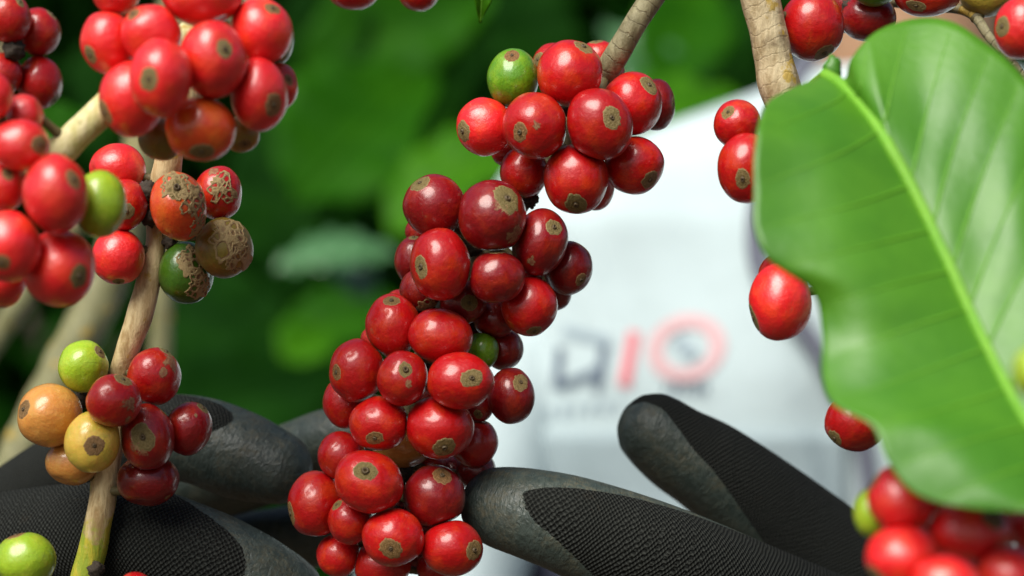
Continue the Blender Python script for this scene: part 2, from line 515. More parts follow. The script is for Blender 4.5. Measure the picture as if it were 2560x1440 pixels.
def cloth_mat(name, c, v=0.08):
    s = NT(name)
    o = s.obj()
    n1 = s.noise(o, 25.0, 5.0, 0.6)
    weave = s.math('MULTIPLY', s.math('SINE', s.math('MULTIPLY', s.n('ShaderNodeSeparateXYZ', {0: o}), 5000.0)), s.math('SINE', s.math('MULTIPLY', s.n('ShaderNodeSeparateXYZ', {0: o}, out=2), 5000.0)))
    cc = s.mix(n1, tuple(x * (1 - v) for x in c), tuple(min(1, x * (1 + v)) for x in c))
    nb = s.bump(s.math('ADD', n1, s.math('MULTIPLY', weave, 0.03)), 0.004, 0.5)
    return s.done(s.principled(Base_Color=cc, Roughness=0.85, Normal=nb))
WHITE = cloth_mat('white_cotton', (0.475, 0.575, 0.595))
GREYC = cloth_mat('pale_grey_cotton', (0.29, 0.365, 0.39))
NAVY = cloth_mat('navy_cotton', (0.045, 0.05, 0.085))
SLATE = cloth_mat('slate_webbing', (0.125, 0.135, 0.175))
INK_N = cloth_mat('navy_ink', (0.11, 0.145, 0.20), 0.3)
INK_G = cloth_mat('grey_blue_ink', (0.30, 0.38, 0.43), 0.2)
INK_R = cloth_mat('red_ink', (0.68, 0.20, 0.23), 0.2)
INK_P = cloth_mat('faded_pink_ink', (0.64, 0.40, 0.42), 0.2)
HAIR = flat_mat('black_hair', (0.012, 0.009, 0.007), 0.45, 0.3, 300)

CX, CY = 0.238, 1.215          # neck axis
SEC = [(.130, .066, .062, .238), (.118, .09, .072, .236), (.095, .15, .085, .232), (.07, .19, .095, .222), (.04, .215, .105, .212), (-.05, .225, .115, .205),
       (-.15, .215, .115, .205), (-.30, .19, .115, .215), (-.44, .19, .12, .225)]
_h, _w, _d, _c = [np.array([a[i] for a in SEC][::-1]) for i in range(4)]
def sec(h):
    return float(np.interp(h, _h, _w)), float(np.interp(h, _h, _d)), float(np.interp(h, _h, _c))
def fold(x, h):
    k = min(1.0, max(0.0, (0.11 - h) / 0.06))
    return k * (0.012 * noise.noise(Vector((x * 24 + h * 6, h * 3.5, 1))) + 0.005 * noise.noise(Vector((x * 55 + h * 14, h * 9, 7)))
                + 0.012 * noise.noise(Vector((x * 9, h * 9, 4))))
NS = 2.5
def front(x, h):
    w, d, c = sec(h)
    q = min(0.9999, abs((x - c) / w))
    return CY - d * (1 - q ** NS) ** (1 / NS) - fold(x, h)
def on_shirt(px, py, off=0.0015):
    D = 1.1
    for _ in range(25):
        D = 0.5 * D + 0.5 * front((px - 1280) / K * D, -(py - 720) / K * D)
    return P(px, py, D - off)

person = empty('person', (CX, CY, 0))
tag(person, 'person in a white printed shirt and black gloves reaching for the cherries', 'person')

def limb(pts, rad, n=24, seg=18):
    C = spline([tuple(p) + (r,) for p, r in zip(pts, rad)], n)
    v, f, a = tube(C[:, :3], C[:, 3], seg)
    return v, f

sh_c = (0.035, 1.26, H + .04); sh_f = (0.39, 1.24, H + .05)
el_c = (-0.075, 1.06, H - .25); el_f = (0.40, 0.90, H - .20)
wr_c = P(-760, 1620, .60); wr_f = P(2830, 1980, .62)
body_parts = [
    ellipsoid((CX, CY, H - .02), (.165, .075, .10)), ellipsoid((CX, CY, H - .2), (.15, .08, .2)), ellipsoid((CX, CY, H - .42), (.155, .085, .14)),
    limb([(CX, CY, H + .05), (CX, CY - .005, H + .15), (CX, CY - .015, H + .24)], [.055, .056, .055]),
    ellipsoid((CX, CY - .03, H + .335), (.072, .09, .105), 16, 24), ellipsoid((CX, CY - .055, H + .275), (.05, .058, .05)),
    ellipsoid((CX, CY - .125, H + .325), (.014, .02, .022)),
    ellipsoid((CX - .075, CY - .02, H + .325), (.012, .02, .03)), ellipsoid((CX + .075, CY - .02, H + .325), (.012, .02, .03)),
    limb([sh_c, ((sh_c[0] + el_c[0]) / 2, (sh_c[1] + el_c[1]) / 2, (sh_c[2] + el_c[2]) / 2), el_c, wr_c], [.042, .04, .035, .026]),
    limb([sh_f, ((sh_f[0] + el_f[0]) / 2, (sh_f[1] + el_f[1]) / 2, (sh_f[2] + el_f[2]) / 2), el_f, wr_f], [.042, .04, .035, .026]),
    limb([(CX - .09, CY, H - .45), (CX - .095, CY, .48), (CX - .095, CY + .02, .08)], [.075, .055, .04]),
    limb([(CX + .09, CY, H - .45), (CX + .095, CY, .48), (CX + .095, CY + .02, .08)], [.075, .055, .04]),
    ellipsoid((CX - .095, CY - .05, .045), (.042, .12, .04)), ellipsoid((CX + .095, CY - .05, .045), (.042, .12, .04)),
]
bv, bf = remeshed(*join(body_parts), 0.009, 6)
body = mk('body', bv, bf, SKIN, person)
for sx in (-1, 1):
    v, f = ellipsoid((CX + sx * .03, CY - .108, H + .345), (.014, .012, .008))
    mk('eye', v, f, flat_mat('eye_white_brown', (0.25, 0.2, 0.17), 0.2, 0.3), body)
v, f = ellipsoid((CX, CY - .112, H + .278), (.024, .008, .007))
mk('mouth', v, f, flat_mat('lips', (0.32, 0.12, 0.09), 0.4, 0.2), body)
v, f = join([ellipsoid((CX, CY - .01, H + .375), (.082, .092, .082), 16, 24), ellipsoid((CX, CY + .04, H + .33), (.078, .06, .09), 16, 24)])
v, f = remeshed(v, f, 0.006, 4)
mk('hair', v, f, HAIR, person)

# shirt
hs = np.concatenate([np.linspace(.130, .04, 22), np.linspace(.03, -.44, 60)])
sv = []; sf = []
NSEG = 120
for h in hs:
    w, d, c = sec(h)
    for j in range(NSEG):
        a = 2 * math.pi * j / NSEG
        ca, sa = math.cos(a), math.sin(a)
        x = c + w * math.copysign(abs(ca) ** (2 / NS), ca)
        y = CY + d * math.copysign(abs(sa) ** (2 / NS), sa)
        y += fold(x, h) * (1 if sa > 0 else -1)
        sv.append((x, y, H + h))
for i in range(len(hs) - 1):
    for j in range(NSEG):
        j2 = (j + 1) % NSEG
        sf.append((i * NSEG + j, (i + 1) * NSEG + j, (i + 1) * NSEG + j2, i * NSEG + j2))
shirt = mk('shirt', sv, sf, WHITE, person)
def sleeve(a, m, e, w):
    C = spline([tuple(a) + (.052,), tuple(m) + (.048,), tuple(e) + (.048,), tuple((np.array(e) + np.array(w)) / 2) + (.046,), tuple(np.array(e) * .15 + np.array(w) * .85) + (.042,)], 60)
    v, f, al = tube(C[:, :3], C[:, 3], 40, rough=0.12, fr=22)
    mk('sleeve', v, f, WHITE, shirt)
for a, e, w in ((sh_c, el_c, wr_c), (sh_f, el_f, wr_f)):
    sleeve(a, (np.array(a) + np.array(e)) / 2, e, w)
# collar and strap
C = []
for j in range(41):
    a = 2 * math.pi * j / 40
    C.append((CX + .066 * math.cos(a), CY + .064 * math.sin(a) - .004, H + .124 + .006 * math.sin(a)))
v, f, al = tube(np.array(C), [.008] * 41, 10)
mk('collar', v, f, SLATE, shirt)

def patch(name, grid, mat, parent, thick=0.0):
    """Grid of pixels laid on the shirt front."""
    V = []; ny = len(grid[0])
    for row in grid:
        for q in row: V.append(on_shirt(*q))
    F = []
    for i in range(len(grid) - 1):
        for j in range(ny - 1):
            F.append((i * ny + j, (i + 1) * ny + j, (i + 1) * ny + j + 1, i * ny + j + 1))
    o = mk(name, V, F, mat, parent)
    if thick:
        m = o.modifiers.new('thick', 'SOLIDIFY'); m.thickness = thick; m.offset = 0
    return o
def stroke(name, pts, wd, mat, off=0.0015, n=14):
    C = spline(pts, n)
    T = np.gradient(C, axis=0); T /= np.linalg.norm(T, axis=1)[:, None]
    Nn = np.stack([-T[:, 1], T[:, 0]], 1)
    grid = [[tuple(c + nn * wd * k) + (off,) for k in (-.5, -.17, .17, .5)] for c, nn in zip(C, Nn)]
    return patch(name, grid, mat, shirt)
patch('pocket', [[(x, y, .003) for y in np.linspace(1080, 1395, 12)] for x in np.linspace(1180, 2118, 36)], GREYC, shirt, .002)
patch('apron', [[(x, y, .007) for y in np.linspace(1398, 1900, 18)] for x in np.linspace(1120, 2900, 50)], NAVY, shirt, .002)
o = stroke('strap', [(2030, 130), (1960, 240), (1915, 400), (1893, 560), (1905, 680), (1990, 800), (2095, 950), (2160, 1120), (2185, 1380)], 50, SLATE, .006, 50)
m = o.modifiers.new('thick', 'SOLIDIFY'); m.thickness = .002
# print on the chest
stroke('printed_letter', [(1401, 868), (1390, 972)], 22, INK_N)
stroke('printed_letter', [(1408, 826), (1520, 852)], 24, INK_G)
stroke('printed_letter', [(1514, 850), (1492, 978)], 22, INK_N)
stroke('printed_letter', [(1396, 966), (1495, 926)], 18, INK_N, .0022)
stroke('printed_letter', [(1586, 828), (1559, 966)], 30, INK_R)
g = []
for j in range(49):
    a = 2 * math.pi * j / 48
    row = []
    for k in (1.0, .9, .8, .7, .62):
        x, y = 99 * k * math.cos(a), 84 * (k - .02) * math.sin(a)
        ca, sa = math.cos(R(-18)), math.sin(R(-18))
        row.append((1716 + x * ca - y * sa, 870 + x * sa + y * ca, .0015))
    g.append(row)
patch('printed_ring', g, INK_P, shirt)
stroke('printed_mark', [(1692, 848), (1735, 892)], 34, INK_G)
for i, x in enumerate((1668, 1690, 1712, 1740, 1762)):
    stroke('printed_letter', [(x + 3, 958), (x - 3, 986)], 13 if i % 2 else 9, INK_N, .0015, 4)
for i, x in enumerate((1335, 1372, 1408, 1440, 1475, 1512, 1548)):
    y = 1036 - i * 3.5
    stroke('printed_letter', [(x + 3, y - 15), (x - 4, y + 15)], 9 + 5 * (i % 3), INK_G, .0015, 4)
# trousers
v, f = join([ellipsoid((CX, CY, H - .5), (.185, .115, .13)),
             limb([(CX - .09, CY, H - .5), (CX - .095, CY, .48), (CX - .095, CY + .02, .1)], [.09, .075, .07]),
             limb([(CX + .09, CY, H - .5), (CX + .095, CY, .48), (CX + .095, CY + .02, .1)], [.09, .075, .07])])
v, f = remeshed(v, f, 0.012, 4)
mk('trousers', v, f, NAVY, person)

# ------------------------------------------------------------------ gloves
def glove_mat():
    s = NT('knit_and_rubber_glove')
    uv = s.attr('kn')
    sx = s.n('ShaderNodeSeparateXYZ', {0: uv}); sy = s.n('ShaderNodeSeparateXYZ', {0: uv}, out=1)
    o = s.obj()
    wob = s.noise(o, 210.0, 5.0, 0.6)
    p = 2 * math.pi / 0.00108
    A = s.math('SINE', s.math('ADD', s.math('MULTIPLY', s.math('ADD', sx, s.math('MULTIPLY', sy, 0.55)), p), s.math('MULTIPLY', wob, 6.0)))
    B = s.math('SINE', s.math('ADD', s.math('MULTIPLY', s.math('SUBTRACT', sx, s.math('MULTIPLY', sy, 0.75)), p), s.math('MULTIPLY', wob, 6.0)))
    knit = s.math('ADD', A, B)
    fine = s.noise(o, 1500.0, 4.0, 0.6)
    # rubber: fine crosswise wrinkles and pebbles
    wr = s.noise(s.vec('ADD', s.vec('MULTIPLY', uv, (1.0, 0.35, 1)), s.scale(o, 0.2)), 1100.0, 3.0, 0.55, 0.6)
    wr2 = s.noise(o, 420.0, 3.0, 0.55, 0.4)
    dirt = s.noise(o, 95.0, 8.0, 0.75, 0.4)
    dirt2 = s.noise(o, 900.0, 4.0, 0.7)
    coat = s.step(s.math('ADD', s.attr('coat', 2), s.math('MULTIPLY', s.math('ADD', s.math('SUBTRACT', fine, 0.5), s.math('MULTIPLY', s.math('SUBTRACT', wob, 0.5), 1.6)), 0.0016)), -0.00025, 0.00025)
    kc = s.mix(s.step(knit, -1.2, 1.4), (0.009, 0.010, 0.009), (0.035, 0.038, 0.034))
    kc = s.mix(s.step(dirt, 0.58, 0.8, 0, 0.35), kc, (0.06, 0.045, 0.028))
    rc = s.mix(s.step(wr2, 0.3, 0.7), (0.030, 0.044, 0.038), (0.052, 0.070, 0.060))
    dm = s.math('MULTIPLY', s.step(dirt, 0.42, 0.66), s.step(dirt2, 0.36, 0.62))
    rc = s.mix(s.math('MULTIPLY', dm, 0.42), rc, (0.13, 0.105, 0.05))
    c = s.mix(coat, rc, kc)
    ro = s.math('ADD', s.math('MULTIPLY', coat, 0.42), s.math('ADD', 0.42, s.math('MULTIPLY', dm, 0.25)))
    hk = s.math('MULTIPLY', s.math('ADD', knit, s.math('MULTIPLY', fine, 0.5)), 0.25)
    hr = s.math('ADD', s.math('MULTIPLY', wr, 0.55), s.math('MULTIPLY', wr2, 0.3))
    hh = s.n('ShaderNodeMix', {0: coat, 2: hr, 3: s.math('ADD', hk, 0.55)}, data_type='FLOAT')
    nb = s.bump(hh, 0.0010, 0.85)
    sh = s.principled(Base_Color=c, Roughness=ro, Normal=nb, Specular_IOR_Level=s.n('ShaderNodeMix', {0: coat, 2: 0.55, 3: 0.12}, data_type='FLOAT'))
    return s.done(sh)
GLOVE = glove_mat()

def glove(name, fingers, palm, wrist, label, voxel=0.00085):
    """fingers: (points with radii as px,py,D,r_px, knit centre angle, knit start m, k_low, k_up), first point is the tip."""
    parts = []; fin = []
    for pts, th0, u0, kl, ku in fingers:
        W = [tuple(P(a, b, c)) + (r / K * c,) for a, b, c, r in pts]
        C = spline(W, 60)
        v, f, al = tube(C[:, :3], C[:, 3], 28)
        parts.append((v, f)); fin.append((C, th0, u0, kl, ku))
    for pc_, r in palm: parts.append(ellipsoid(pc_, r, 16, 24))
    C = spline([tuple(a) + (r,) for a, r in wrist], 30)
    v, f, al = tube(C[:, :3], C[:, 3], 32); parts.append((v, f))
    V, F = remeshed(*join(parts), voxel, 14)
    best = np.full(len(V), 1e9); kn = np.zeros((len(V), 3)); coat = np.zeros(len(V))
    for C, th0, u0, kl, ku in fin:
        X = C[:, :3]; T, A, B = frames(X)
        s = np.concatenate([[0], np.cumsum(np.linalg.norm(np.diff(X, axis=0), axis=1))])
        d2 = ((V[:, None, :] - X[None]) ** 2).sum(2) if len(V) < 30000 else np.vstack([((V[i:i + 20000, None, :] - X[None]) ** 2).sum(2) for i in range(0, len(V), 20000)])
        i = d2.argmin(1); dist = np.sqrt(d2[np.arange(len(V)), i]) - C[i, 3]
        rel = V - X[i]
        ta = (rel * T[i]).sum(1); ca = (rel * A[i]).sum(1); cb = (rel * B[i]).sum(1)
        ang = np.arctan2(cb, ca)
        u = s[i] + ta
        dl = ang - R(th0)
        dl = (dl + math.pi) % (2 * math.pi) - math.pi
        bnd = u0 + np.where(dl > 0, ku, kl) * dl ** 2 / 1000.0
        m = dist < best
        best[m] = dist[m]
        kn[m] = np.stack([u, ang * C[i, 3], 0 * u], 1)[m]
        coat[m] = (u - bnd)[m]
    far = best > 0.006
    coat[far] = 0.01
    return mk(name, V, F, GLOVE, person, attrs={'kn': kn, 'coat': coat})

# hand entering beside the scabbed branch: thumb (near), index, middle, ring, little
gl_c = glove('glove', [
    ([(700, 1490, .515, 112), (600, 1440, .512, 124), (480, 1392, .512, 132), (300, 1345, .518, 138), (60, 1370, .53, 148), (-200, 1460, .55, 180)], 15, .012, 14, 14),
    ([(688, 1168, .532, 96), (600, 1138, .535, 112), (480, 1098, .54, 110), (330, 1098, .55, 104), (170, 1180, .56, 106), (0, 1300, .57, 112), (-150, 1440, .58, 145)], 48, .0125, 16, 40),
    ([(905, 1085, .555, 76), (820, 1105, .56, 84), (680, 1165, .575, 92), (480, 1215, .59, 100), (250, 1260, .6, 100), (-120, 1400, .60, 130)], 100, .03, 20, 20),
    ([(840, 1330, .585, 75), (740, 1345, .592, 85), (580, 1375, .60, 92), (380, 1380, .615, 98), (150, 1380, .62, 100), (-150, 1440, .62, 125)], 100, .03, 20, 20),
    ([(700, 1520, .60, 70), (560, 1510, .61, 80), (380, 1490, .62, 85), (180, 1450, .63, 90), (-150, 1400, .63, 120)], 100, .03, 20, 20),
], [(P(-320, 1490, .585), (.036, .028, .034)), (P(-500, 1540, .59), (.034, .026, .034))],
    [(P(-380, 1500, .585), .03), (P(-600, 1570, .595), .029), (P(-760, 1620, .60), .032), (P(-900, 1680, .62), .034)], 'glove')
tag(gl_c, 'black glove with dusty rubber fingertips beside the scabbed branch')
# hand coming from below the leaf: thumb (near), index, and three folded fingers
gl_f = glove('glove', [
    ([(1252, 1268, .507, 104), (1340, 1288, .503, 116), (1450, 1322, .502, 128), (1650, 1405, .505, 146), (1900, 1530, .52, 165), (2150, 1660, .54, 190)], -28, .0085, 45, 14),
    ([(1640, 1080, .548, 100), (1700, 1125, .55, 110), (1790, 1180, .553, 120), (1960, 1310, .56, 134), (2180, 1490, .565, 150), (2400, 1680, .575, 160)], -80, -.012, 9, 14),
    ([(1850, 1590, .575, 95), (1930, 1520, .585, 105), (2060, 1520, .59, 115), (2300, 1640, .595, 130), (2480, 1740, .6, 145)], -100, .02, 20, 20),
    ([(1930, 1700, .59, 90), (2010, 1630, .60, 100), (2150, 1630, .605, 110), (2380, 1740, .61, 125), (2520, 1800, .61, 140)], -100, .02, 20, 20),
    ([(2050, 1800, .60, 80), (2130, 1740, .61, 90), (2260, 1750, .615, 100), (2450, 1840, .62, 120)], -100, .02, 20, 20),
], [(P(2420, 1740, .585), (.038, .030, .036)), (P(2550, 1820, .595), (.034, .028, .034))],
    [(P(2450, 1760, .59), .03), (P(2680, 1890, .605), .029), (P(2830, 1980, .62), .032), (P(2960, 2060, .64), .034)], 'glove')
tag(gl_f, 'black glove with thumb touching the lowest cherries under the leaf')

# ------------------------------------------------------------------ branches
BR = {}
def branch(key, name, pts, mat, label, cat='branch', rough=0.10, knobs=(), n=140, group='coffee branches'):
    """pts: px, py, D, radius px."""
    W = [tuple(P(a, b, c)) + (r / K * c,) for a, b, c, r in pts]
    C = spline(W, n)
    root = empty(name, C[-1, :3])
    v, f, al = tube(C[:, :3], C[:, 3], 24, rough=rough, fr=140.0, seed=len(BR) * 3.1)
    mk('bark', v, f, mat, root, attrs={'al': al / al.max(), 'ln': al})
    BR[key] = C
    for kx, ky, kd, kr in knobs:
        kv = []
        c = np.array(P(kx, ky, kd)); r = kr / K * kd
        v, f = ellipsoid((0, 0, 0), (1, 1, 1), 14, 18)
        for q in v:
            k = 1 + 0.45 * noise.noise(Vector(q * 2.2) + Vector((kx, ky, 0))) + 0.2 * noise.noise(Vector(q * 6) + Vector((kx, 0, 0)))
            kv.append(c + q * r * k)
        mk('node', kv, f, KNOB, root)
    tag(root, label, cat, group)
    return root

branch('C', 'coffee_branch', [(1850, -330, .503, 34), (1640, -20, .503, 31), (1575, 80, .503, 31), (1530, 155, .505, 31), (1475, 250, .513, 30), (1385, 380, .515, 30), (1310, 490, .513, 28),
        (1230, 600, .513, 30), (1150, 720, .513, 28), (1085, 840, .513, 30), (1040, 960, .513, 28), (1010, 1080, .513, 30), (985, 1200, .513, 28), (970, 1330, .513, 30), (962, 1560, .513, 30), (950, 2100, .52, 26)],
       BARK_C, 'olive ringed branch carrying the four cherry clusters in the middle', knobs=((1412, 270, .507, 20), (1405, 385, .508, 24), (1325, 500, .507, 20), (1180, 615, .508, 26), (1060, 768, .506, 26), (1180, 800, .51, 26), (1065, 930, .508, 22), (1010, 1185, .509, 24), (1000, 1290, .508, 22)))
branch('A', 'coffee_branch', [(560, -20, .505, 38), (500, 150, .505, 38), (440, 300, .502, 36), (421, 400, .50, 35), (405, 500, .503, 40), (390, 610, .502, 27), (352, 780, .50, 33), (315, 890, .50, 29), (290, 1000, .505, 36), (268, 1140, .503, 38),
        (257, 1240, .50, 33), (237, 1350, .50, 35), (212, 1450, .50, 37), (180, 1600, .50, 38), (60, 2200, .50, 38)],
       BARK_A, 'tan peeling branch with green lower end crossing the gloved fingers', knobs=((372, 478, .495, 26), (378, 540, .497, 24), (425, 605, .5, 18), (208, 998, .503, 22), (330, 1000, .505, 22), (240, 1425, .495, 20)))
branch('B', 'coffee_branch', [(-1500, 1350, .46, 46), (-700, 890, .45, 42), (-220, 600, .445, 40), (-40, 490, .445, 40), (130, 392, .445, 40), (200, 330, .445, 39), (275, 262, .448, 38), (350, 190, .458, 36), (450, 110, .462, 36), (600, -30, .464, 36), (760, -200, .464, 36)],
       BARK_B, 'pale smooth branch linking the two clusters of pink-red cherries')
branch('D', 'coffee_branch', [(1830, -220, .49, 46), (1895, -20, .49, 47), (1917, 60, .49, 48), (1935, 150, .49, 50), (1955, 230, .49, 52), (2005, 400, .492, 42), (2070, 600, .49, 40), (2180, 850, .48, 40), (2330, 1080, .46, 40), (2450, 1300, .435, 40), (2600, 1560, .42, 40)],
       BARK_D, 'straw coloured ringed branch running behind the big leaf', knobs=((1975, 255, .487, 30),))
branch('U', 'coffee_branch', [(40, -160, .535, 26), (10, -20, .535, 26), (25, 120, .54, 26), (-20, 260, .545, 26), (-60, 420, .545, 26), (-260, 1000, .56, 26), (-400, 1600, .57, 26)], BARK_C, 'dark branch between the four dim cherries in the upper corner', knobs=((35, 125, .53, 26),))
branch('V', 'coffee_branch', [(2060, -160, .505, 16), (2160, -20, .51, 16), (2300, 10, .512, 14), (2420, 30, .505, 13), (2475, 95, .50, 12), (2540, 170, .5, 12), (2640, 320, .5, 12)], BARK_C, 'thin dark twig passing above the big leaf', knobs=((2130, 20, .508, 24),))
branch('S1', 'coffee_branch', [(470, -60, .84, 52), (400, 200, .83, 52), (330, 500, .82, 52), (250, 740, .81, 54), (150, 940, .80, 56), (10, 1230, .79, 58), (-120, 1500, .78, 60)], BARK_F, 'thick pale stem blurred behind the scabbed branch'  , group='blurred stems')
branch('S2', 'coffee_branch', [(190, 560, .92, 28), (60, 740, .92, 28), (-20, 860, .92, 28), (-150, 1060, .92, 28)], BARK_F, 'thin pale stem blurred below the pink-red cherries'  , group='blurred stems')
branch('S3', 'coffee_branch', [(420, 560, .95, 28), (405, 780, .95, 28), (398, 950, .95, 28), (380, 1300, .95, 28)], BARK_F, 'upright dim stem behind the branch with green lower end'  , group='blurred stems')
ALLBR = np.vstack([BR[k][:, :3] for k in ('C', 'A', 'B', 'D', 'U', 'V')])

# ------------------------------------------------------------------ cherries
CL = {   # cluster: distance, group
    'T': (.498, 'cherries of the top middle cluster'), 'M': (.497, 'cherries of the dark middle cluster'), 'L': (.497, 'cherries of the lower middle cluster'),
    'B': (.497, 'cherries of the bottom middle cluster'), 'A': (.497, 'cherries round the scabbed node'), 'C': (.493, 'cherries of the mixed colour node'),
    'G': (.475, 'cherries on the lower edge'), 'U': (.535, 'dim cherries in the upper corner'), 'P': (.435, 'pink-red cherries on the side edge'), 'Q': (.445, 'big pink-red cluster on the top edge'),
    'S': (.535, 'cherries on the top edge'), 'V': (.50, 'cherries above the big leaf'), 'W': (.487, 'cherries behind the big leaf'), 'X': (.386, 'cherries below the big leaf'),
}
